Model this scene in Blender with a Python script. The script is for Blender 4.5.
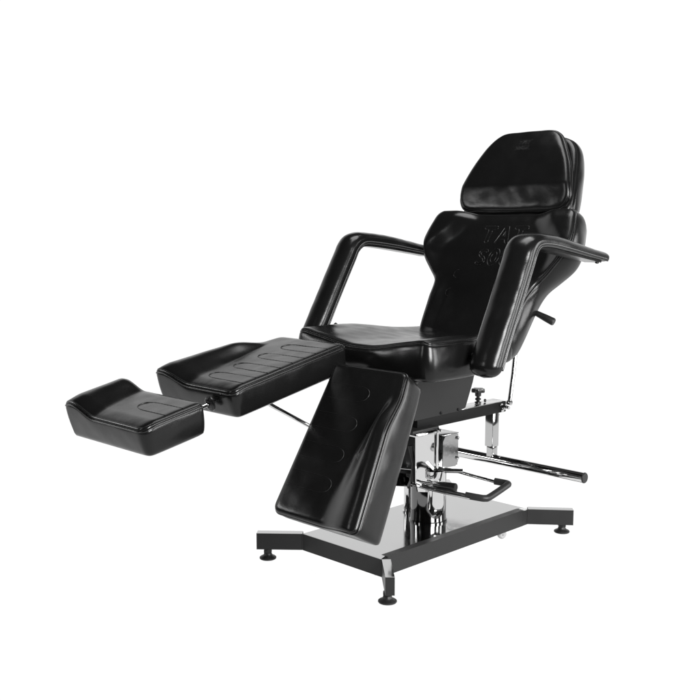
import bpy, bmesh, math, random
from mathutils import Vector, Matrix, noise
S = bpy.context.scene
C = S.collection
R = math.radians
for o in list(bpy.data.objects): bpy.data.objects.remove(o)

# ------------------------------------------------------------------ camera
cam = bpy.data.cameras.new('camera'); co = bpy.data.objects.new('camera', cam); C.objects.link(co)
S.camera = co
PITCH, YAW = 0.123546, 0.787244
d = Vector((math.cos(YAW)*math.cos(PITCH), math.sin(YAW)*math.cos(PITCH), -math.sin(PITCH)))
co.location = (-2.05412, -2.10314, 1.06452)
co.rotation_euler = d.to_track_quat('-Z', 'Y').to_euler()
cam.sensor_width = 36; cam.lens = 979.61/700*36
cam.clip_start = .05; cam.clip_end = 500

# ------------------------------------------------------------------ studio surround (world), lamps, exposure
W = bpy.data.worlds.new('World'); S.world = W; W.use_nodes = True
nt = W.node_tree; nt.nodes.clear()
def N(t, **k):
    n = nt.nodes.new(t)
    for a, b in k.items(): setattr(n, a, b)
    return n
out = N('ShaderNodeOutputWorld'); bg = N('ShaderNodeBackground'); nt.links.new(bg.outputs[0], out.inputs[0])
tc = N('ShaderNodeTexCoord'); sep = N('ShaderNodeSeparateXYZ'); nt.links.new(tc.outputs['Generated'], sep.inputs[0])
def mth(op, a, b=None):
    n = N('ShaderNodeMath', operation=op)
    for i, v in enumerate((a, b)):
        if v is None: continue
        if isinstance(v, (int, float)): n.inputs[i].default_value = v
        else: nt.links.new(v, n.inputs[i])
    return n.outputs[0]
dt = mth('ADD', mth('MULTIPLY', sep.outputs[0], .707), mth('MULTIPLY', sep.outputs[1], .707))
m1 = N('ShaderNodeMapRange', interpolation_type='SMOOTHSTEP'); nt.links.new(dt, m1.inputs[0])
m1.inputs[1].default_value = .18; m1.inputs[2].default_value = .50; m1.inputs[3].default_value = 0; m1.inputs[4].default_value = 1
m2 = N('ShaderNodeMapRange', interpolation_type='SMOOTHSTEP'); nt.links.new(sep.outputs[2], m2.inputs[0])
m2.inputs[1].default_value = .45; m2.inputs[2].default_value = .62; m2.inputs[3].default_value = 1; m2.inputs[4].default_value = 0
wv = mth('ADD', mth('MULTIPLY', mth('MULTIPLY', m1.outputs[0], m2.outputs[0]), 1.03), .02)
cb = N('ShaderNodeCombineXYZ')
for i in range(3): nt.links.new(wv, cb.inputs[i])
nt.links.new(cb.outputs[0], bg.inputs[0]); bg.inputs[1].default_value = 1.0

def area(name, loc, tgt, sx, sy, power, spread=180):
    l = bpy.data.lights.new(name, 'AREA'); l.shape = 'RECTANGLE'; l.size = sx; l.size_y = sy; l.energy = power
    l.spread = R(spread)
    o = bpy.data.objects.new(name, l); C.objects.link(o); o.location = loc
    o.rotation_euler = (Vector(tgt)-Vector(loc)).to_track_quat('-Z', 'Y').to_euler()
    return o
LAMPS = [area('softbox_side', (-.75, -3.1, 1.6), (.3, 0, .85), 1.2, 1.5, 240),
         area('added_seat_side_fill', (1.1, -3.3, 1.05), (.3, 0, .75), .8, 1.7, 70),  # unseen fill, added to spread the highlight on the seat's near side
         area('softbox_rear_side', (2.75, -2.75, 1.0), (.3, 0, .75), .9, 1.9, 62),
         area('softbox_overhead', (.5, -.1, 3.2), (.2, 0, .6), 1.5, 1.5, 60),
         area('softbox_front', (-3.0, .9, 1.9), (0, 0, .7), .4, 1.6, 18),
         area('added_headrest_fill', (-1.95, 2.4, 1.38), (.8, 0, 1.2), .7, .3, 11)]  # last one is an unseen lamp, added to brighten the headrest's lower band
S.view_settings.view_transform = 'Standard'; S.view_settings.look = 'None'
S.view_settings.exposure = 0; S.view_settings.gamma = 1
S.render.engine = 'CYCLES'
S.cycles.max_bounces = 8; S.cycles.glossy_bounces = 6

# ------------------------------------------------------------------ materials
def mat(name, col, rough=.5, metal=0, spec=.5, bumps=(), coat=0, rvar=0):
    m = bpy.data.materials.new(name); m.use_nodes = True; t = m.node_tree
    b = t.nodes['Principled BSDF']
    b.inputs['Base Color'].default_value = (*col, 1) if len(col) == 3 else col
    b.inputs['Roughness'].default_value = rough; b.inputs['Metallic'].default_value = metal
    b.inputs['Specular IOR Level'].default_value = spec; b.inputs['Coat Weight'].default_value = coat
    tcn = t.nodes.new('ShaderNodeTexCoord'); prev = None
    for sc, st, dist in bumps:
        nz = t.nodes.new('ShaderNodeTexNoise'); nz.inputs['Scale'].default_value = sc; nz.inputs['Detail'].default_value = 3
        t.links.new(tcn.outputs['Object'], nz.inputs['Vector'])
        bp = t.nodes.new('ShaderNodeBump'); bp.inputs['Strength'].default_value = st; bp.inputs['Distance'].default_value = dist
        t.links.new(nz.outputs['Fac'], bp.inputs['Height'])
        if prev: t.links.new(prev.outputs[0], bp.inputs['Normal'])
        prev = bp
    if prev: t.links.new(prev.outputs[0], b.inputs['Normal'])
    if rvar:
        nz = t.nodes.new('ShaderNodeTexNoise'); nz.inputs['Scale'].default_value = 14; nz.inputs['Detail'].default_value = 6
        t.links.new(tcn.outputs['Object'], nz.inputs['Vector'])
        mr = t.nodes.new('ShaderNodeMapRange'); mr.inputs[1].default_value = .3; mr.inputs[2].default_value = .7
        mr.inputs[3].default_value = max(.02, rough-rvar); mr.inputs[4].default_value = rough+rvar
        t.links.new(nz.outputs['Fac'], mr.inputs[0]); t.links.new(mr.outputs[0], b.inputs['Roughness'])
    return m
LEATHER = mat('black_leather', (.004, .004, .004), .225, 0, .27, [(6, .15, .010), (60, .05, .003), (420, .12, .001)], rvar=.04)
PIPING = mat('leather_piping', (.005, .005, .005), .24, 0, .45, [(300, .1, .001)])
THREAD = mat('stitching_thread', (.006, .006, .006), .4, 0, .35)
THREAD_SHEEN = mat('thread_painted_sheen', (.07, .07, .07), .35, 0, .5)  # thread colour lightened to paint in the sheen along the arm seams
STEEL_BLACK = mat('black_powder_coat', (.012, .012, .012), .42, 0, .22, [(900, .25, .0006)], rvar=.06)
SHEET_BLACK = mat('black_sheet_metal', (.011, .011, .011), .55, 0, .14, [(700, .2, .0006)])
BEAM_BLACK = mat('black_gloss_paint', (.004, .004, .004), .45, 0, .08)
CHROME = mat('polished_chrome', (.62, .62, .62), .045, 1, .5, [(9, .12, .004)])
SATIN = mat('satin_steel_plate', (.46, .46, .46), .10, 1, .5, [(3, .05, .004)], rvar=.04)
DARK_CHROME = mat('darker_chrome', (.13, .13, .13), .06, 1, .5, [(9, .12, .004)])  # darker, even metal tone for the pump body
BRUSHED = mat('brushed_dark_steel', (.34, .34, .34), .16, 1, .5, [(14, .25, .004)], rvar=.05)
RUBBER = mat('black_rubber', (.009, .009, .009), .42, 0, .3, [(500, .3, .0008)])
PLASTIC = mat('black_plastic', (.006, .006, .006), .25, 0, .35)
NYLON = mat('white_nylon', (.24, .24, .24), .35, 0, .5)
WHITE = mat('white_studio_floor', (.82, .82, .82), 1, 0, 0)

# ------------------------------------------------------------------ mesh helpers
def obj(name, bm, m, parent=None, smooth=True, angle=None):
    me = bpy.data.meshes.new(name); bmesh.ops.recalc_face_normals(bm, faces=bm.faces); bm.to_mesh(me); bm.free()
    me.materials.append(m)
    for p in me.polygons: p.use_smooth = smooth
    o = bpy.data.objects.new(name, me); C.objects.link(o)
    if parent is not None: o.parent = parent
    if smooth and angle:
        me.set_sharp_from_angle(angle=R(angle))
    return o
def ss(x):
    x = max(0, min(1, x)); return x*x*(3-2*x)
def catmull(P, n=8, closed=False):
    P = [Vector(p) for p in P]; out = []; L = len(P)
    rng = range(L) if closed else range(L-1)
    for i in rng:
        g = (lambda k: P[k % L]) if closed else (lambda k: P[max(0, min(L-1, k))])
        a, b, c, e = g(i-1), g(i), g(i+1), g(i+2)
        for k in range(n):
            t = k/n
            out.append(.5*((2*b)+(c-a)*t+(2*a-5*b+4*c-e)*t*t+(3*b-a-3*c+e)*t**3))
    if not closed: out.append(P[-1])
    return out
def resample(P, n, closed=False):
    Q = list(P)+([P[0]] if closed else [])
    L = [0]
    for i in range(1, len(Q)): L.append(L[-1]+(Q[i]-Q[i-1]).length)
    out = []; j = 0; m = n if closed else n-1
    for k in range(n):
        s = L[-1]*k/m
        while j < len(L)-2 and L[j+1] < s: j += 1
        f = (s-L[j])/max(1e-9, L[j+1]-L[j]); out.append(Q[j].lerp(Q[j+1], min(1, f)))
    return out
def rounded(pts, radii, n=8):
    """polygon with rounded corners, pts 2D/3D"""
    out = []; L = len(pts)
    for i in range(L):
        p = Vector(pts[i]); a = Vector(pts[i-1]); b = Vector(pts[(i+1) % L]); r = radii[i] if hasattr(radii, '__len__') else radii
        u = (a-p); v = (b-p)
        r1 = min(r, u.length*.49, v.length*.49)
        if r1 < 1e-5: out.append(p); continue
        s, e = p+u.normalized()*r1, p+v.normalized()*r1
        for k in range(n+1):
            t = k/n; out.append(s*(1-t)**2+p*2*t*(1-t)+e*t*t)
    return out
def tube_bm(bm, path, r, seg=12, closed=False, caps=True):
    P = [Vector(p) for p in path]; n = len(P); rings = []
    t0 = (P[1]-P[0]).normalized(); nrm = t0.orthogonal().normalized()
    for i in range(n):
        if closed: t = (P[(i+1) % n]-P[i-1]).normalized()
        else: t = (P[min(n-1, i+1)]-P[max(0, i-1)]).normalized()
        nrm = (nrm-t*nrm.dot(t)).normalized(); bn = t.cross(nrm)
        rr = r[i] if hasattr(r, '__len__') else r
        rings.append([bm.verts.new(P[i]+rr*(nrm*math.cos(2*math.pi*k/seg)+bn*math.sin(2*math.pi*k/seg))) for k in range(seg)])
    m = n if closed else n-1
    for i in range(m):
        a, b = rings[i], rings[(i+1) % n]
        off = 0
        if closed and i == n-1:
            off = min(range(seg), key=lambda o: (a[0].co-b[o].co).length)
        for k in range(seg):
            bm.faces.new((a[k], a[(k+1) % seg], b[(k+1+off) % seg], b[(k+off) % seg]))
    if caps and not closed:
        bm.faces.new(rings[0][::-1]); bm.faces.new(rings[-1])
    return bm
def tube(name, path, r, m, parent, seg=14, closed=False, angle=50):
    return obj(name, tube_bm(bmesh.new(), path, r, seg, closed), m, parent, True, angle)
def box_bm(bm, c, size, rotz=0, bev=.002, mx=None):
    g = bmesh.ops.create_cube(bm, size=1)
    vs = g['verts']
    M = Matrix.Translation(Vector(c)) @ (mx if mx else Matrix.Rotation(rotz, 4, 'Z')) @ Matrix.Diagonal((*size, 1))
    bmesh.ops.transform(bm, matrix=M, verts=vs)
    if bev:
        es = list({e for v in vs for e in v.link_edges})
        bmesh.ops.bevel(bm, geom=es, offset=bev, segments=2, profile=.6, affect='EDGES')
    return bm
def prism_bm(bm, poly, z0, z1, ax='z'):
    """extruded polygon; ax names the extrusion axis: 'z' -> (x,y), 'y' -> (x,z)"""
    f = (lambda p, h: (p[0], p[1], h)) if ax == 'z' else (lambda p, h: (p[0], h, p[1]))
    a = [bm.verts.new(f(p, z0)) for p in poly]; b = [bm.verts.new(f(p, z1)) for p in poly]; n = len(poly)
    fs = [bm.faces.new(a[::-1]), bm.faces.new(b)]
    for i in range(n): fs.append(bm.faces.new((a[i], a[(i+1) % n], b[(i+1) % n], b[i])))
    return bm
def bevel_all(bm, off, seg=2, ang=25):
    es = [e for e in bm.edges if len(e.link_faces) == 2 and e.calc_face_angle(0) > R(ang)]
    bmesh.ops.bevel(bm, geom=es, offset=off, segments=seg, profile=.6, affect='EDGES'); return bm
def lathe_bm(bm, prof, origin=(0, 0, 0), axis=(0, 0, 1), seg=32):
    ax = Vector(axis).normalized(); u = ax.orthogonal().normalized(); v = ax.cross(u); o = Vector(origin)
    rings = []
    for r, h in prof:
        if r < 1e-6: rings.append([bm.verts.new(o+ax*h)])
        else: rings.append([bm.verts.new(o+ax*h+r*(u*math.cos(2*math.pi*k/seg)+v*math.sin(2*math.pi*k/seg))) for k in range(seg)])
    for a, b in zip(rings, rings[1:]):
        if len(a) == 1 and len(b) == 1: continue
        if len(a) == 1:
            for k in range(seg): bm.faces.new((a[0], b[k], b[(k+1) % seg]))
        elif len(b) == 1:
            for k in range(seg): bm.faces.new((a[k], b[0], a[(k+1) % seg]))
        else:
            for k in range(seg): bm.faces.new((a[k], a[(k+1) % seg], b[(k+1) % seg], b[k]))
    return bm

class Frame:
    def __init__(s, P0, A, B, Nn=None):
        s.P = Vector(P0); s.A = Vector(A).normalized(); s.B = Vector(B).normalized()
        s.N = Vector(Nn).normalized() if Nn else s.A.cross(s.B).normalized()
    def __call__(s, a, b, n=0): return s.P+s.A*a+s.B*b+s.N*n

def cushion(name, fr, outline, T, h, parent, npts=200, piping=True, seam=.013, hb=None, wob=.0012, bot=.012, soft=.03, pr=.0032,
            center=None, bulge=.004, pipe_on=None, seed=0):
    """upholstered pad: outline in (a,b), thickness T below the face, face height h(a,b)"""
    o2 = resample([Vector((p[0], p[1], 0)) for p in outline], npts, True); n = npts
    nr = []
    for i in range(n):
        t = (o2[(i+2) % n]-o2[i-2]).normalized(); nr.append(Vector((-t.y, t.x, 0)))
    ar = sum(o2[i].x*o2[(i+1) % n].y-o2[(i+1) % n].x*o2[i].y for i in range(n))
    if ar < 0: nr = [-v for v in nr]
    cx = center or (sum(p.x for p in o2)/n, sum(p.y for p in o2)/n)
    hb = hb or (lambda a, b: 0)
    nrs = nr[:]; o2s = o2[:]
    per = sum((o2[i]-o2[i-1]).length for i in range(n)); its = int(min(90, (.020/(per/n))**2*2))
    for _ in range(its*2): nrs = [(nrs[i]*2+nrs[i-1]+nrs[(i+1) % n])/4 for i in range(n)]
    for _ in range(its): o2s = [(o2s[i]*2+o2s[i-1]+o2s[(i+1) % n])/4 for i in range(n)]
    nrs = [v.normalized() for v in nrs]
    def P(i, dd):
        k = ss((dd-.004)/.028) if dd > 0 else 0
        return o2[i].lerp(o2s[i], k)+nr[i].lerp(nrs[i], k)*dd
    def wb(p, k=1): 
        return wob*k*noise.noise(Vector((p.x*22+seed*7, p.y*22, seed*3.1)))
    bm = bmesh.new(); rings = []
    def ring(fn): rings.append([bm.verts.new(fn(i)) for i in range(n)])
    # bottom
    cb_ = bm.verts.new(fr(cx[0], cx[1], -T+hb(*cx)))
    def bt(dd, up):
        def f(i):
            p = P(i, dd); return fr(p.x, p.y, -T+hb(p.x, p.y)+up)
        return f
    for s in (.5,):
        def f(i, s=s):
            p = P(i, bot+.012); a = cx[0]+(p.x-cx[0])*s; b = cx[1]+(p.y-cx[1])*s; return fr(a, b, -T+hb(a, b))
        ring(f)
    ring(bt(bot+.012, 0)); ring(bt(bot+.002, .0015)); ring(bt(bot-.006, .007)); ring(bt(bot-.009, .015))
    def side(f_, ):
        def f(i):
            p0 = P(i, bot-.009); p1 = P(i, 0); z0 = -T+.015+hb(p0.x, p0.y); z1 = h(p1.x, p1.y)-seam
            p = P(i, (bot-.009)*(1-f_)-bulge*math.sin(math.pi*f_)+wob*1.5*noise.noise(Vector((p0.x*16, p0.y*16, f_*2+seed))))
            return fr(p.x, p.y, z0*(1-f_)+z1*f_)
        return f
    for f_ in (.12, .25, .4, .55, .7, .82, .92): ring(side(f_))
    def top(dd, v):
        def f(i):
            p = P(i, dd); return fr(p.x, p.y, h(p.x, p.y)+v*seam/.013+wb(p, ss(dd/.03)))
        return f
    for dd, v in ((.001, -.0135), (.0035, -.0120), (.0025, -.0105), (.0022, -.0075), (.005, -.0040), (.009, -.0017), (.015, -.0005), (.022, 0), (soft, 0)): ring(top(dd, v))
    K = 34
    for k in range(1, K):
        s = 1-k/K
        def f(i, s=s):
            p = P(i, soft); a = cx[0]+(p.x-cx[0])*s; b = cx[1]+(p.y-cx[1])*s
            return fr(a, b, h(a, b)+wb(Vector((a, b, 0))))
        ring(f)
    ct = bm.verts.new(fr(cx[0], cx[1], h(*cx)))
    for i in range(n): bm.faces.new((cb_, rings[0][(i+1) % n], rings[0][i]))
    for a, b in zip(rings, rings[1:]):
        for i in range(n): bm.faces.new((a[i], a[(i+1) % n], b[(i+1) % n], b[i]))
    for i in range(n): bm.faces.new((ct, rings[-1][i], rings[-1][(i+1) % n]))
    pad = obj(name, bm, LEATHER, parent)
    if piping:
        path = []
        for i in range(n):
            p = P(i, .0012); path.append(fr(p.x, p.y, h(p.x, p.y)-seam))
        obj('piping', tube_bm(bmesh.new(), path, pr, 8, True), PIPING, pad)
        path2 = []
        for i in range(n):
            p = P(i, .0065); path2.append(fr(p.x, p.y, h(p.x, p.y)-.0032*seam/.013))
        obj('seam_stitching', tube_bm(bmesh.new(), path2, .0009, 5, True), THREAD, pad)
    return pad

def stitch(pts2, fr, h, parent, name='stitching', r=.0007, step=.0045, swell=None):
    """raised row of thread along a path on the face of a pad"""
    P = resample([Vector((p[0], p[1], 0)) for p in pts2], max(8, int(sum((Vector(pts2[i])-Vector(pts2[i-1])).length for i in range(1, len(pts2)))/step)))
    bm = bmesh.new()
    # the seam sits in a little puckered fold: a low ridge on each side of a thread
    path = [fr(p.x, p.y, h(p.x, p.y)+.0002) for p in P]
    rr = [r*(1.0+.35*math.sin(i*2.1))+(.0013*ss(1-(swell-P[i].y)/.022) if swell else 0) for i in range(len(path))]
    tube_bm(bm, path, rr, 6)
    return obj(name, bm, THREAD, parent)

def stroke_outline(cl, w):
    P = resample(catmull([(p[0], p[1], 0) for p in cl], 8), 26); L, Rr = [], []
    for i in range(len(P)):
        t = (P[min(len(P)-1, i+1)]-P[max(0, i-1)]).normalized(); n = Vector((-t.y, t.x, 0))*w
        L.append(P[i]+n); Rr.append(P[i]-n)
    return [(p.x, p.y) for p in L+Rr[::-1]]
GLYPH = {
 'T': [[(0, 1), (.9, 1), (.9, .8), (.57, .8), (.57, 0), (.33, 0), (.33, .8), (0, .8)]],
 'A': [[(0, 0), (.34, 1), (.6, 1), (.94, 0), (.7, 0), (.63, .22), (.31, .22), (.24, 0)], [(.38, .41), (.56, .41), (.47, .7)]],
 'L': [[(.05, 1), (.3, 1), (.3, .2), (.8, .2), (.8, 0), (.05, 0)]],
 'S': [stroke_outline([(.72, .80), (.5, .90), (.25, .85), (.17, .70), (.3, .56), (.55, .45), (.68, .30), (.58, .14), (.35, .09), (.10, .18)], .07)],
 'O': [[(.42+.40*math.cos(t*math.pi/14), .5+.5*math.sin(t*math.pi/14)) for t in range(28)], [(.42+.2*math.cos(t*math.pi/14), .5+.29*math.sin(t*math.pi/14)) for t in range(28)]],
 'U': [stroke_outline([(.16, .98), (.15, .6), (.17, .25), (.40, .10), (.63, .25), (.65, .6), (.64, .98)], .1)]}
def lettering(text, size, fr, h, a0, b0, parent, r=.0012, shear=.25, adv=1.0, wide=1.0, name='embossed_lettering', lift=.0002):
    """outlined letters raised on the face of a pad; (a0, b0) is the foot of the first letter"""
    bm = bmesh.new()
    for k, ch in enumerate(text):
        for poly in GLYPH[ch]:
            Q = resample([Vector((p[0], p[1], 0)) for p in poly], max(24, len(poly)*2), True)
            path = []
            for p in Q:
                b = b0+size*(k*adv+p.x*wide+p.y*shear); a = a0-size*p.y
                path.append(fr(a, b, h(a, b)+lift))
            tube_bm(bm, path, r, 6, True)
    return obj(name, bm, LEATHER, parent)

# ------------------------------------------------------------------ setting
bm = bmesh.new(); bmesh.ops.create_circle(bm, cap_ends=True, radius=3.1, segments=128)
floor = obj('floor', bm, WHITE, None, False); floor.location = (.95, .95, 0); floor['kind'] = 'structure'
fc = bpy.data.collections.new('floor_lit'); fc.objects.link(floor)
sl = bpy.data.lights.new('floor_whitening_sun', 'SUN'); sl.energy = 3.65; sl.angle = R(20); sl.use_shadow = False  # added sun without shadows, keeps the floor white under the chair
so = bpy.data.objects.new('floor_whitening_sun', sl); C.objects.link(so); so.light_linking.receiver_collection = fc

# ------------------------------------------------------------------ the chair
root = bpy.data.objects.new('treatment_chair', None); C.objects.link(root); root.location = (0, 0, 0)
root['label'] = 'black leather reclining tattoo chair with split leg rests, footrest and chrome hydraulic base'
root['category'] = 'tattoo chair'

# ---- base
ZT, ZB, Wd, XR = .087, .032, .175, .747
TW = .027
def splay(p0, p1, side):
    p0 = Vector(p0); p1 = Vector(p1); t = (p1-p0).normalized(); n = Vector((-t.y, t.x))*side*TW
    return [p0, p1, p1+n, p0+n]
base = bmesh.new()
zt = ZT-.002
TOP = {-1: ZT+.0015, 1: ZT-.002}
prism_bm(base, [(0, -Wd+.0), (TW, -Wd), (TW, Wd), (0, Wd)], ZB, zt)                       # front beam
prism_bm(base, [(XR-TW, -Wd), (XR, -Wd), (XR, Wd), (XR-TW, Wd)], ZB, zt)                  # rear beam
for s in (-1, 1):
    prism_bm(base, [(TW+.0005, s*Wd), (XR-TW-.0005, s*Wd), (XR-TW-.0005, s*(Wd-TW)), (TW+.0005, s*(Wd-TW))], ZB-.0005, TOP[s])
bevel_all(base, .0018)
base_frame = obj('base_frame', base, STEEL_BLACK, root, True, 30)
sp = {}
for s in (-1, 1):
    q = splay((0, s*Wd), (-.102, s*(Wd+.110)), -s)
    sp[('f', s)] = q
    q2 = splay((XR, s*Wd), (XR+.102, s*(Wd+.122)), -s)
    sp[('r', s)] = q2
for key, q in sp.items():
    # orient the thickness of each outrigger to the inner side of the frame
    bm = bmesh.new(); prism_bm(bm, [tuple(v) for v in q], ZB+.0004, zt+.0004); bevel_all(bm, .0018)
    obj('outrigger', bm, STEEL_BLACK, base_frame, True, 30)
# polished cover plate
cp = bmesh.new()
e = .0
poly = [(.001, -Wd+.002), (TW+.002, -Wd+.012), (TW+.004, -Wd+TW+.001), (XR-TW, -Wd+TW+.001), (XR-.001, -Wd+.004), (XR-.001, Wd-.004), (XR-TW, Wd-.003), (TW+.004, Wd-.003), (TW+.002, Wd-.003), (.001, Wd-.002)]
prism_bm(cp, poly, ZT-.0012, ZT+.0012)
for key, q in sp.items():
    c0 = sum((Vector(v) for v in q), Vector((0, 0)))/4
    prism_bm(cp, [tuple(c0+(Vector(v)-c0)*.985) for v in q], ZT-.001, ZT+.0006)
obj('cover_plate', cp, SATIN, base_frame, False)
# weld beads at the corners
for key, q in sp.items():
    x0, y0 = q[0]
    tube('weld_bead', [(x0, y0, ZB+.003+k*.0055) for k in range(10)], [.0022+.0006*(k % 2) for k in range(10)], STEEL_BLACK, base_frame, 8)
# levelling feet
def foot_bms():
    disc = lathe_bm(bmesh.new(), [(0, 0), (.026, 0), (.0275, .002), (.0272, .005), (.024, .0075), (.0175, .010), (.014, .014), (.012, .020), (0, .020)])
    nut = lathe_bm(bmesh.new(), [(0, .0195), (.0135, .0195), (.0145, .022), (.0145, .029), (.012, .0325), (0, .0325)], seg=6)
    return disc, nut
f0 = None
for (fx, fy) in ((-.071, .265), (-.071, -.265), (.844, -.254), (.844, .254)):
    if f0 is None:
        a, b = foot_bms(); f0 = obj('levelling_foot', a, RUBBER, base_frame, True, 40); n0 = obj('nut', b, STEEL_BLACK, f0, False)
        f0.location = (fx, fy, 0)
    else:
        f = f0.copy(); f.parent = base_frame; f.location = (fx, fy, 0); C.objects.link(f)
        g = n0.copy(); C.objects.link(g); g.parent = f
# casters: white nylon wheels inside the frame
c0 = None
for (x_, y_) in ((.632, -.150), (.632, .150)):
    if c0 is None:
        bm = lathe_bm(bmesh.new(), [(0, -.009), (.012, -.009), (.0135, -.0075), (.0155, -.006), (.017, -.003), (.017, .003), (.0155, .006), (.0135, .0075), (.012, .009), (0, .009)], (0, 0, .0172), (.3, 1, 0), 28)
        c0 = obj('caster_wheel', bm, NYLON, base_frame, True, 40)
        bm = bmesh.new(); tube_bm(bm, [(-.0035, -.0115, .0172), (.0035, .0115, .0172)], .0035, 10); box_bm(bm, (0, 0, .042), (.018, .016, .012))
        h0 = obj('axle', bm, CHROME, c0, True, 40)
        c0.location = (x_, y_, 0)
    else:
        f = c0.copy(); f.parent = base_frame; f.location = (x_, y_, 0); C.objects.link(f)
        g = h0.copy(); C.objects.link(g); g.parent = f
for (x_, y_) in ((.045, .165), (.04, -.115)):
    bm = bmesh.new(); lathe_bm(bm, [(0, 0), (.007, 0), (.007, .009), (0, .009)], (x_, y_, .0135), seg=6); lathe_bm(bm, [(0, 0), (.0035, 0), (.0035, .02), (0, .02)], (x_, y_, .021), seg=12)
    obj('bolt', bm, CHROME, base_frame, False)

# ---- hydraulic pump and lift head
CX, CY = .401, -.013
prof = [(0, ZT+.001), (.064, ZT+.001), (.064, ZT+.006), (.0605, ZT+.008), (.0595, ZT+.03), (.0595, .252), (.056, .262), (.04, .266), (0, .266)]
pump = obj('hydraulic_pump', lathe_bm(bmesh.new(), prof, (CX, CY, 0), seg=64), DARK_CHROME, root, True, 40)
# rounded tongue-shaped shroud on the camera side of the pump body
bm = bmesh.new(); rows = []
vd = math.atan2(-.74, -.67)+.36
for iz in range(27):
    z = .270-iz*.155/26; row = []
    zz = z-.163
    hw = .031 if zz > 0 else math.sqrt(max(0, .031**2-(zz*.65)**2))
    for k in range(17):
        u = -1+2*k/16; lat = hw*u; ang = vd+lat/.06
        rad = .0603+.016*math.sqrt(max(0, 1-(lat/.0315)**2))*(1 if zz > 0 else max(.0, hw/.031))
        row.append(bm.verts.new((CX+rad*math.cos(ang), CY+rad*math.sin(ang), z)))
    rows.append(row)
for a, b in zip(rows, rows[1:]):
    for k in range(16): bm.faces.new((a[k], a[k+1], b[k+1], b[k]))
bmesh.ops.remove_doubles(bm, verts=bm.verts, dist=.0002)
obj('shroud', bm, CHROME, pump)
ram = obj('lift_ram', lathe_bm(bmesh.new(), [(0, .26), (.028, .26), (.028, .405), (0, .405)], (CX-.005, CY+.012, 0), seg=40), CHROME, pump, True, 40)
gcl = obj('guide_column', lathe_bm(bmesh.new(), [(0, ZT+.001), (.019, ZT+.001), (.019, ZT+.006), (.0155, ZT+.007), (.0155, .300), (.0135, .304), (.0105, .305), (.0105, .400), (0, .400)], (.424, .098, 0), seg=36), CHROME, pump, True, 40)
lift = None
for y_ in (-.052, .052):
    bm = bmesh.new()
    prism_bm(bm, [(.290, .404), (.380, .401), (.383, .215), (.372, .196), (.30, .212), (.292, .24)], y_-.0025, y_+.0025, 'y'); bevel_all(bm, .0008)
    o = obj('lift_side_plate', bm, CHROME, pump, True, 30)
bm = bmesh.new(); box_bm(bm, (.334, 0, .4115), (.13, .116, .010)); obj('lift_head', bm, STEEL_BLACK, pump, True, 30)
bm = bmesh.new(); box_bm(bm, (.334, 0, .3985), (.10, .122, .008)); obj('lift_head_trim', bm, CHROME, pump, True, 30)
tube('guide_rod', [(.390, -.058, .402), (.390, -.058, .198)], .0048, CHROME, pump)
bm = lathe_bm(bmesh.new(), [(0, 0), (.0085, 0), (.0085, .012), (0, .012)], (.392, -.068, .404), (0, 1, 0), 6); tube_bm(bm, [(.392, -.075, .404), (.392, .06, .404)], .0045, 12)
obj('pivot_bolt', bm, CHROME, pump, False)
# rear bracket (bent chrome sheet)
bm = bmesh.new()
prism_bm(bm, [(.447, .262), (.447, .352), (.458, .368), (.520, .372), (.528, .366), (.528, .272), (.515, .258)], -.036, -.0335, 'y')
prism_bm(bm, [(.447, .262), (.447, .352), (.458, .368), (.520, .372), (.528, .366), (.528, .272), (.515, .258)], .0335, .036, 'y')
box_bm(bm, (.4875, 0, .3725), (.078, .078, .004), bev=.001); box_bm(bm, (.5265, 0, .31), (.004, .0668, .10), bev=.001)
obj('rear_bracket', bm, BRUSHED, pump, True, 30)
bm = bmesh.new()
for z_ in (.355, .285): obj('bracket_bolt', lathe_bm(bmesh.new(), [(0, 0), (.006, 0), (.006, .005), (.0045, .0065), (0, .007)], (.522, -.036, z_), (0, -1, 0), 6), CHROME, pump, False)
# dark link arms between the plates
bm = bmesh.new(); tube_bm(bm, [(.385, -.03, .33), (.412, -.034, .30), (.425, -.03, .275)], .006, 8); tube_bm(bm, [(.30, -.02, .36), (.31, -.03, .30), (.30, -.03, .24)], .009, 8); box_bm(bm, (.36, .0, .31), (.05, .06, .14))
obj('linkage', bm, STEEL_BLACK, pump, True, 40)
# height-release cross bar, foot pedal loop, pedal
xb = tube('release_bar', [(.300, .075, .272), (.355, -.015, .268), (.437, -.130, .2705)], .0072, CHROME, pump)
xb2 = tube('release_bar_link', [(.300, .06, .262), (.36, -.04, .256)], .0045, STEEL_BLACK, pump)
pd = catmull([(.318, -.02, .234), (.323, -.06, .230), (.345, -.12, .222), (.392, -.205, .2085)], 6)
pd2 = catmull([(.525, -.215, .2295), (.505, -.12, .240), (.492, -.05, .248), (.476, -.01, .252)], 6)
pl_ = tube('pedal_lever', pd, .0052, CHROME, pump); tube('pedal_rod', pd2, .0052, CHROME, pl_)
tube('pedal_rod', [p+Vector((-.012, 0, -.004)) for p in pd], .0040, CHROME, pl_)
grip = rounded([(.380, -.185, .2115), (.4125, -.242, .203), (.5325, -.245, .2285), (.516, -.17, .236)], .028, 8)
i0 = 9
gp = catmull([(.381, -.186, .2108), (.402, -.224, .2060), (.4135, -.240, .2045), (.432, -.246, .2070), (.515, -.248, .2275), (.531, -.244, .2305), (.533, -.228, .2308), (.5235, -.196, .2325)], 6)
tube('pedal_grip', gp, .0112, RUBBER, pl_, 16)
hd = [(.318, -.105, .2445), (.3185, -.108, .2445), (.322, -.14, .245), (.3285, -.186, .2465), (.329, -.189, .2466)]
tube('release_handle', hd, [.008, .0105, .0125, .0135, .0115], PLASTIC, pl_, 20)
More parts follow.
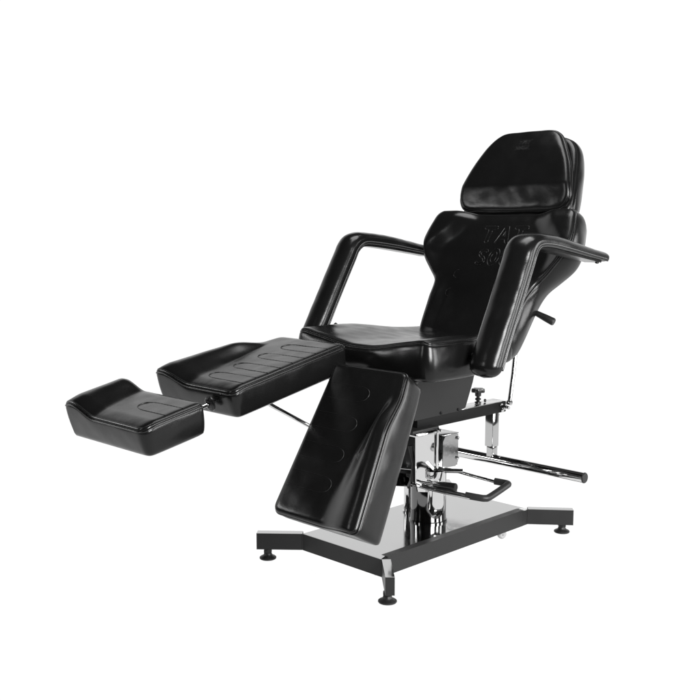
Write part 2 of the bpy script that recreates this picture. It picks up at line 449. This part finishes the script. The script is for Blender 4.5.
tube('handle_rod', [(.312, -.03, .242), (.3185, -.108, .2445)], .005, CHROME, pl_)

# ---- main beam under the seat, box bracket, upright, cross tube
BW = .030
bm = bmesh.new(); box_bm(bm, (.565, 0, .4265), (.486, .06, .0385), bev=.003); beam = obj('main_beam', bm, BEAM_BLACK, root, True, 30)
bm = bmesh.new(); box_bm(bm, (.62, 0, .4470), (.372, .058, .002), bev=.0005); obj('beam_cover', bm, SATIN, beam, True, 30)
bm = bmesh.new()
for y_ in (-.062, .062):
    prism_bm(bm, [(.265, .600), (.585, .600), (.568, .545), (.530, .462), (.500, .455), (.270, .452)], y_-.0015, y_+.0015, 'y')
box_bm(bm, (.425, 0, .6015), (.32, .2, .004), bev=.001)
prism_bm(bm, [(.264, .6), (.264, .452), (.2675, .452), (.2675, .6)], -.0605, .0605, 'y')
obj('support_bracket', bm, SHEET_BLACK, beam, False)
bm = bmesh.new()
for x_ in (.40, .49): obj('bracket_bolt', lathe_bm(bmesh.new(), [(0, 0), (.005, 0), (.005, .003), (0, .004)], (x_, -.0635, .461), (0, -1, 0), 12), BEAM_BLACK, beam, False)
bm = bmesh.new(); tube_bm(bm, [(.796, -.052, .425), (.796, .052, .425)], .0065, 12); lathe_bm(bm, [(0, 0), (.011, 0), (.011, .006), (0, .006)], (.796, -.032, .425), (0, -1, 0), 6)
lathe_bm(bm, [(0, 0), (.008, 0), (.008, .005), (0, .005)], (.775, -.0305, .434), (0, -1, 0), 6)
lathe_bm(bm, [(0, 0), (.009, 0), (.009, .004), (0, .005)], (.782, -.0305, .416), (0, -1, 0), 6)
obj('beam_end_bolt', bm, CHROME, beam, True, 30)
bm = bmesh.new(); box_bm(bm, (.766, 0, .345), (.036, .036, .126), bev=.003); up = obj('upright_post', bm, SATIN, beam, True, 30)
bm = bmesh.new(); box_bm(bm, (.768, 0, .262), (.029, .029, .05), bev=.003); obj('inner_post', bm, SATIN, up, True, 30)
bm = bmesh.new()
for z_ in (.39, .365, .34, .315): lathe_bm(bm, [(0, 0), (.0035, 0), (.0035, .001), (0, .001)], (.7842, -.004, z_), (1, 0, 0), 12)
lathe_bm(bm, [(0, 0), (.008, 0), (.008, .007), (0, .007)], (.7838, -.006, .395), (1, 0, 0), 6)
obj('post_hole', bm, STEEL_BLACK, up, False)
tz, tx = .2335, .768
bm = tube_bm(bmesh.new(), [(tx, .385, tz+.001), (tx, 0, tz+.0005), (tx, -.384, tz)], .0178, 36)
ct = obj('cross_tube', bm, CHROME, beam, True, 40)
for s in (-1, 1):
    obj('end_cap', lathe_bm(bmesh.new(), [(0, 0), (.0184, 0), (.0184, .002), (.0165, .0045), (0, .0052)], (tx, s*.384, tz), (0, s, 0), 32), RUBBER, ct, True, 40)
# adjustment knob on the beam
kx, ky = .681, 0
bm = lathe_bm(bmesh.new(), [(0, .449), (.011, .449), (.012, .455), (.006, .457), (.006, .460), (.0105, .462), (.0105, .468), (.006, .470), (.006, .474), (.011, .476), (.0115, .489), (0, .489)], (kx, ky, 0), seg=24)
kn = obj('adjustment_knob', bm, PLASTIC, beam, True, 35)
bm = bmesh.new(); NN = 48; a = []
prf = [(0, .489), (1, .489), (1.06, .492), (1.06, .499), (1, .503), (.5, .5045), (0, .5045)]
rg = []
for r_, z_ in prf:
    rg.append([bm.verts.new((kx+r_*(.0205+.0028*math.cos(5*2*math.pi*k/NN))*math.cos(2*math.pi*k/NN), ky+r_*(.0205+.0028*math.cos(5*2*math.pi*k/NN))*math.sin(2*math.pi*k/NN), z_)) for k in range(NN)])
for a, b in zip(rg, rg[1:]):
    for k in range(NN): bm.faces.new((a[k], a[(k+1) % NN], b[(k+1) % NN], b[k]))
bmesh.ops.remove_doubles(bm, verts=bm.verts, dist=1e-5); obj('knob_head', bm, PLASTIC, kn, True, 35)
bm = lathe_bm(bmesh.new(), [(0, 0), (.0035, 0), (.0045, .005), (.0045, .010), (0, .012)], (.722, 0, .449), seg=10); obj('set_screw', bm, STEEL_BLACK, beam)
# recline gas rod
gr = tube('recline_rod', [(.823, -.034, .445), (.842, -.034, .545), (.853, -.034, .625)], .0078, SATIN, root)
obj('rod_end', lathe_bm(bmesh.new(), [(0, -.008), (.009, -.008), (.009, .008), (0, .008)], (.822, -.034, .438), (0, 1, 0), 16), CHROME, gr, True, 40)

# ---- seat
fs = Frame((.078, 0, .740), (1, 0, 0), (0, -1, 0), (0, 0, 1))
def hseat(a, b):
    ab = abs(b)
    dip = -.029*(1-ss((ab-.02)/.235))
    back = -.012*ss((a-.2)/.3)
    dip *= 1-.0*ss(a/.3)
    crest = .004*ss((ab-.2)/.06)*(1-ss((a-.12)/.2))
    return dip+back+crest - .006*ss((ab-.26)/.03)
so_ = rounded([(0, -.279), (.0, .279), (.05, .290), (.13, .296), (.235, .292), (.33, .195), (.55, .185), (.55, -.185), (.33, -.195), (.235, -.292), (.13, -.296), (.05, -.290)], [.024, .024, .04, .06, .05, .08, .03, .03, .08, .05, .06, .04])
seat = cushion('seat', fs, so_, .121, hseat, root, 260, seam=.011, center=(.25, 0), bulge=.006, seed=1, pr=.002, bot=.005)
bm = bmesh.new(); box_bm(bm, (.34, 0, .6125), (.50, .30, .012)); obj('seat_board', bm, STEEL_BLACK, seat, True, 30)

# ---- backrest
su, sv = .516, .857
fb = Frame((.837, 0, 1.122), (-su, 0, -sv), (0, -1, 0), (-sv, 0, su))
HW = [(0, .262), (.004, .283), (.018, .297), (.05, .306), (.10, .316), (.14, .316), (.19, .296), (.235, .260), (.275, .226), (.32, .211), (.38, .204), (.45, .198), (.50, .190), (.528, .174), (.543, .145)]
ol = [(0, .15)]+HW+[(.548, .09)]
ob = catmull([(a, b, 0) for a, b in ol]+[(.548, 0, 0)]+[(a, -b, 0) for a, b in ol[::-1]]+[(0, 0, 0)], 6, True)
def hback(a, b):
    ab = abs(b)
    w = .034*ss((ab-.115-.10*ss((a-.02)/.16))/.11)*(1-ss((a-.22)/.12))
    e = .014*ss((ab-.13)/.05)*ss((a-.26)/.1)*(1-.4*ss((a-.45)/.1))
    return w+e - .006*(1-ss(a/.04)) - .010*(1-ss((.548-a)/.05))
back = cushion('backrest', fb, [(p.x, p.y) for p in ob], .088, hback, root, 300, seam=.016, center=(.27, 0), seed=2, hb=lambda a, b: -.014*ss((a-.10)/.08), bulge=.009, bot=.016)
for (a0, b0) in ((.255, -.120), (.330, -.125), (.255, .120), (.330, .125)):
    s = 1 if b0 > 0 else -1
    P = [(a0-.016, b0-s*.0), (a0-.012, b0+s*.011), (a0, b0+s*.016), (a0+.012, b0+s*.011), (a0+.016, b0)]
    stitch([tuple(v)[:2] for v in catmull([(p[0], p[1], 0) for p in P], 5)], fb, hback, back, r=.0005)
lettering('TAT', .070, fb, hback, .128, -.076, back, .0017, .06, adv=.94, wide=.9)
lettering('SOUL', .070, fb, hback, .219, -.066, back, .0017, .06, adv=.74, wide=.8)
bm = bmesh.new(); box_bm(bm, (0, 0, 0), (.30, .22, .012)); bm.transform(Matrix.Translation(fb(.36, 0, -.094)) @ Matrix(((-su, 0, -sv, 0), (0, -1, 0, 0), (-sv, 0, su, 0), (0, 0, 0, 1))))
obj('back_board', bm, STEEL_BLACK, back, True, 30)
# recline lever on the back
lp = [Vector((.740, -.145, .795)), Vector((.758, -.176, .7795)), Vector((.786, -.235, .7515))]
L0 = lp[1]; L1 = Vector((.772, -.247, .7485))
lev = tube('recline_lever', [(.70, -.10, .80), (.735, -.16, .790), L0], .0055, CHROME, root)
dirv = (L1-L0)
tube('lever_grip', [L0-dirv*.02, L0, L0+dirv*.25, L0+dirv*.6, L0+dirv*.95, L0+dirv], [.006, .0095, .0105, .0125, .0135, .0115], RUBBER, lev, 20)

# ---- headrest
hu = Vector((.113, 0, .252)).normalized()
fh = Frame((.831, 0, 1.165), tuple(-hu), (0, -1, 0), (-hu.z, 0, hu.x))
HH = [(-.280, .045), (-.279, .092), (-.270, .120), (-.248, .146), (-.205, .174), (-.150, .203), (-.095, .224), (-.050, .236), (-.020, .238), (.006, .226), (.020, .208), (.027, .180), (.029, .12)]
oh = catmull([(-.281, 0, 0)]+[(a, b, 0) for a, b in HH]+[(.030, 0, 0)]+[(a, -b, 0) for a, b in HH[::-1]], 6, True)
def hhead(a, b):
    k = max(0, a+.066); return -.35*(k-.005*(1-math.exp(-k/.005))) - .008*ss((-a-.20)/.08)
head = bpy.data.objects.new('headrest', None); C.objects.link(head); head.parent = root; head.location = fh(-.12, 0, -.06)
def under(o, par):
    o.parent = par; o.matrix_parent_inverse = Matrix.Translation(-Vector(par.location)); return o
hp = under(cushion('front_pad', fh, [(p.x, p.y) for p in oh], .046, hhead, None, 240, seam=.015, center=(-.12, 0), bulge=.004, bot=.010, seed=3, pr=.0024), head)
lettering('TAT', .018, fh, hhead, -.220, -.024, hp, .0008, .2, adv=1.02)
lettering('SOUL', .018, fh, hhead, -.196, -.030, hp, .0008, .2, adv=.9, wide=.9)
fh2 = Frame(fh(0, 0, -.046), tuple(-hu), (0, -1, 0), tuple(fh.N))
H2 = [(-.274, .085), (-.270, .122), (-.254, .162), (-.218, .192), (-.16, .211), (-.10, .222), (-.04, .231), (.005, .233), (.035, .222), (.048, .190), (.052, .12)]
oh2 = catmull([(-.275, 0, 0)]+[(a, b, 0) for a, b in H2]+[(.053, 0, 0)]+[(a, -b, 0) for a, b in H2[::-1]], 6, True)
rp = under(cushion('rear_pad', fh2, oh2, .086, lambda a, b: 0, None, 200, seam=.016, center=(-.12, 0), bulge=.006, bot=.016, seed=4, piping=False), head)

# ---- arm rests
def arm(sy):
    if sy < 0: pts = [(.214, .634), (.262, .738), (.325, .864), (.372, .960), (.389, .996), (.410, 1.019), (.442, 1.027), (.50, 1.024), (.58, 1.012), (.70, .991), (.80, .974), (.846, .965)]
    else: pts = [(.218, .662), (.262, .745), (.33, .864), (.388, .962), (.408, .996), (.436, 1.019), (.480, 1.026), (.60, 1.014), (.72, .996), (.82, .980), (.872, .970)]
    P = resample(catmull([(x_, 0, z_) for x_, z_ in pts], 10), 230)
    n = len(P); Y = .380 if sy > 0 else -.374; WK = 1 if sy > 0 else 1.2
    bm = bmesh.new(); rings = []; M = 40
    Ls = [0]
    for i in range(1, n): Ls.append(Ls[-1]+(P[i]-P[i-1]).length)
    TL = Ls[-1]; info = []
    for i in range(n):
        t = (P[min(n-1, i+1)]-P[max(0, i-1)]).normalized(); nn = Vector((-t.z, 0, t.x))   # outward (up / forward)
        s = Ls[i]; e0 = min(1, s/.038); e1 = min(1, (TL-s)/.03)
        k0 = math.sqrt(max(0, 1-(1-e0)**2)); k1 = math.sqrt(max(0, 1-(1-e1)**2))
        tp = 1-.22*ss((s-.40)/.06)-.18*ss((s-.55)/.30)
        w = .0435*WK*max(.05, k0**.7)*max(.15, k1**.8)*(1-.12*ss((s-.6)/.2)); th = .029*tp*max(.35, k0)*max(.3, k1)*(1+.10*(1-ss(s/.2)))
        info.append((P[i], t, nn, w, th))
        rr = []
        for k in range(M):
            an = 2*math.pi*k/M; c, q = math.cos(an), math.sin(an)
            yy = w*math.copysign(abs(c)**.86, c)
            if q >= 0: zz = th*1.08*abs(q)**.95
            else: zz = -th*.86*abs(q)**.42
            wz = .0009*noise.noise(Vector((s*26, an*1.5, sy)))
            eb = math.exp(-((s-.415)/.045)**2)
            wz += .0016*eb*(1-q)*.5*noise.noise(Vector((s*120+2*math.sin(an), an*.8, sy*3)))
            rr.append(bm.verts.new(Vector((0, Y+yy, 0))+P[i]+nn*(zz+wz)))
        rings.append(rr)
    for a, b in zip(rings, rings[1:]):
        for k in range(M): bm.faces.new((a[k], a[(k+1) % M], b[(k+1) % M], b[k]))
    bm.faces.new(rings[0][::-1]); bm.faces.new(rings[-1])
    ar = obj('armrest', bm, LEATHER, root)
    for s2 in (-1, 1):
        path = [p+Vector((0, Y+s2*w*.93, 0))-nn*th*.62 for (p, t, nn, w, th) in info[8:-7]]
        obj('piping', tube_bm(bmesh.new(), path, .0034, 8), PIPING, ar)
        path = [p+Vector((0, Y+s2*w*.985, 0))-nn*th*.36 for (p, t, nn, w, th) in info[10:-9]]
        obj('seam_stitching', tube_bm(bmesh.new(), resample(path, 240), [.0010+.0007*(i % 2) for i in range(240)], 5), THREAD_SHEEN, ar)
    # underside board inside the L
    bm = bmesh.new(); rg = []
    for (p, t, nn, w, th) in info[15:-12]:
        hw = w*.72; b0 = p-nn*th*.80; b1 = p-nn*(th*.86+.006)
        rg.append([bm.verts.new(b0+Vector((0, Y-hw, 0))), bm.verts.new(b0+Vector((0, Y+hw, 0))), bm.verts.new(b1+Vector((0, Y+hw*.94, 0))), bm.verts.new(b1+Vector((0, Y-hw*.94, 0)))])
    for a, b in zip(rg, rg[1:]):
        for k in range(4): bm.faces.new((a[k], a[(k+1) % 4], b[(k+1) % 4], b[k]))
    bm.faces.new(rg[0][::-1]); bm.faces.new(rg[-1])
    obj('underside_board', bm, LEATHER, ar, True, 40)
    for idx in (int(n*.50), n-14):
        p, t, nn, w, th = info[idx]
        obj('screw', lathe_bm(bmesh.new(), [(0, 0), (.0065, 0), (.006, .004), (0, .006)], p+Vector((0, Y-.018, 0))-nn*(th*.86+.005), -nn, 14), CHROME if idx < n-14 else STEEL_BLACK, ar, True, 40)
    # mounting bracket and pivot at the foot of the arm
    bm = bmesh.new()
    prism_bm(bm, [(.22, .650), (.345, .655), (.352, .70), (.30, .74), (.24, .70)], Y-sy*.050-.003, Y-sy*.050+.003, 'y')
    tube_bm(bm, [(.262, Y-sy*.1, .682), (.262, Y-sy*.03, .682)], .013, 20)
    obj('pivot_bracket', bm, STEEL_BLACK, ar, True, 30)
    obj('lock_pin', tube_bm(bmesh.new(), [(.345, Y-sy*.046, .668), (.352, Y-sy*.046+.0, .6655), (.374, Y-sy*.046, .6590)], .0036, 10), STEEL_BLACK, ar, True, 40)
    return ar
arm(1); arm(-1)
bm = bmesh.new()
for z_ in (.672, .656): obj('side_bolt', lathe_bm(bmesh.new(), [(0, 0), (.006, 0), (.006, .003), (0, .004)], (.243, -.2935, z_), (0, -1, 0), 6), STEEL_BLACK, seat, False)

# ---- leg rests
def outer(W0, W1):
    def f(a, L):
        t = a/L; return W0+(W1-W0)*(.42*ss(t/.35)+.58*ss((t-.3)/.75)) if False else W0+(W1-W0)*t**.85
    return f
def legrest(name, P0, A, Nn, L, W0, W1, T, H, sgn, inner=.0, bfoot=0, a0=0, label=None, seed=0, stitches=(), bvalley=(.27, .20), skew=0, ramp=(.06, .20), seam=.013, sr=.0007, fallk=1):
    fr = Frame(P0, A, (0, sgn, 0), Nn)
    n_ = 10; up = [(L*k/n_, W0+(W1-W0)*(k/n_)**.9) for k in range(n_+1)]
    poly = [(0, inner)]+[(0, W0)]+up[1:-1]+[(L+skew, W1)]+[(L, inner)]
    rad = [.018, .022]+[.01]*(n_-1)+[.034, .032]
    ol = rounded(poly, rad, 7)
    def h(a, b):
        t = max(0, min(1, a/L)); wo = W0+(W1-W0)*t**.9
        v = bvalley[0]+(bvalley[1]-bvalley[0])*ss(t/.9)
        k = ss((a-ramp[0])/(ramp[1]-ramp[0])) if ramp else 1
        x_ = (b-v)/max(.03, (wo-.035-v))
        r_ = ss(x_)*H*k
        cr = -.006*ss((b-(wo-.03))/.03)*k
        fall = -.006*fallk*ss((a-(L-.05))/.05)
        return r_+cr+fall
    pad = cushion(name, fr, ol, T, h, root, 260, seam=seam, center=(L*.5, (W0+W1)*.25+.02), seed=seed, wob=.0006, bot=.016, pr=.0026, bulge=.002)
    for (am, half, bl) in stitches:
        P = [(am-half, inner+.012), (am-half, bl-half*2.2), (am-half*.93, bl-half*1.1), (am-half*.6, bl-half*.3), (am, bl), (am+half*.6, bl-half*.3), (am+half*.93, bl-half*1.1), (am+half, bl-half*2.2), (am+half, inner+.012)]
        st = catmull([(p[0], p[1], 0) for p in P], 7)
        stitch([(p.x, p.y) for p in st], fr, lambda a, b: h(a, b), pad, swell=bl, r=sr)
    if label: pad['label'] = label
    return pad, fr, h
# far one, raised
pf, frf, hf = legrest('leg_rest', (.020, -.004, .7195), (-.432, 0, -.090), (-.204, 0, .979), .448, .300, .376, .094, .030, 1, 0, seed=5,
    label='leg rest raised nearly level, with stitched loops', stitches=[(.09, .024, .19), (.184, .024, .19), (.28, .024, .19), (.372, .024, .19)])
# near one, hanging down
pn, frn, hn = legrest('leg_rest', (-.018, .006, .664), (-.5386, 0, -.8426), (-.8426, 0, .5386), .484, .292, .366, .100, .033, -1, 0, seed=6,
    label='leg rest folded down in front of the base', stitches=[(.088, .024, .19), (.183, .024, .19), (.279, .024, .19), (.370, .024, .19)], sr=.0002, fallk=0)
# foot cushion
pk, frk, hk = legrest('footrest', (-.512, -.004, .606), (-.178, 0, -.0366), (-.2, 0, .98), .200, .398, .388, .094, .030, 1, 0, seed=7,
    stitches=[(.088, .028, .17)], bvalley=(.27, .235), ramp=(-.05, .02))
# mounting rod and socket between leg rest and footrest
sx_, sy_ = -.424, .093
fl = obj('rod_socket', lathe_bm(bmesh.new(), [(0, 0), (.022, 0), (.022, .003), (.018, .005), (.017, .0045), (.015, .007), (.010, .008), (.010, .006), (0, .006)], (-.419, sy_, .5765), (-.979, 0, -.204), 32), PLASTIC, pf, True, 40)
tube('mounting_rod', [(-.40, .093, .580), (-.560, .093, .547)], .0058, CHROME, pk)
# braces under the raised leg rest
br = tube('leg_brace', [(-.260, .052, .572), (-.218, .052, .5465), (-.048, .060, .4545), (.10, .06, .40)], .0055, CHROME, pf)
tube('brace_rod', [(-.262, .070, .574), (-.218, .070, .5475), (-.048, .078, .4555), (.10, .078, .40)], .0045, CHROME, br)
# hinge links carrying both leg rests from the seat board
for y_ in (.06, .22):
    bm = bmesh.new(); box_bm(bm, (.05, y_+.01, .606), (.03, .10, .02)); obj('hinge_bracket', bm, STEEL_BLACK, pf, True, 30)
for y_ in (-.06, -.20):
    bm = bmesh.new(); tube_bm(bm, [(.12, y_, .612), (.07, y_, .600), (.045, y_, .585)], .009, 12); obj('hinge_bracket', bm, STEEL_BLACK, pn, True, 30)

# area lamps light only chair meshes; an added shadowless sun whitens the floor
chairs = bpy.data.collections.new('chair_lit')
for o in bpy.data.objects:
    if o.type == 'MESH' and o is not floor: chairs.objects.link(o)
for l in LAMPS: l.light_linking.receiver_collection = chairs
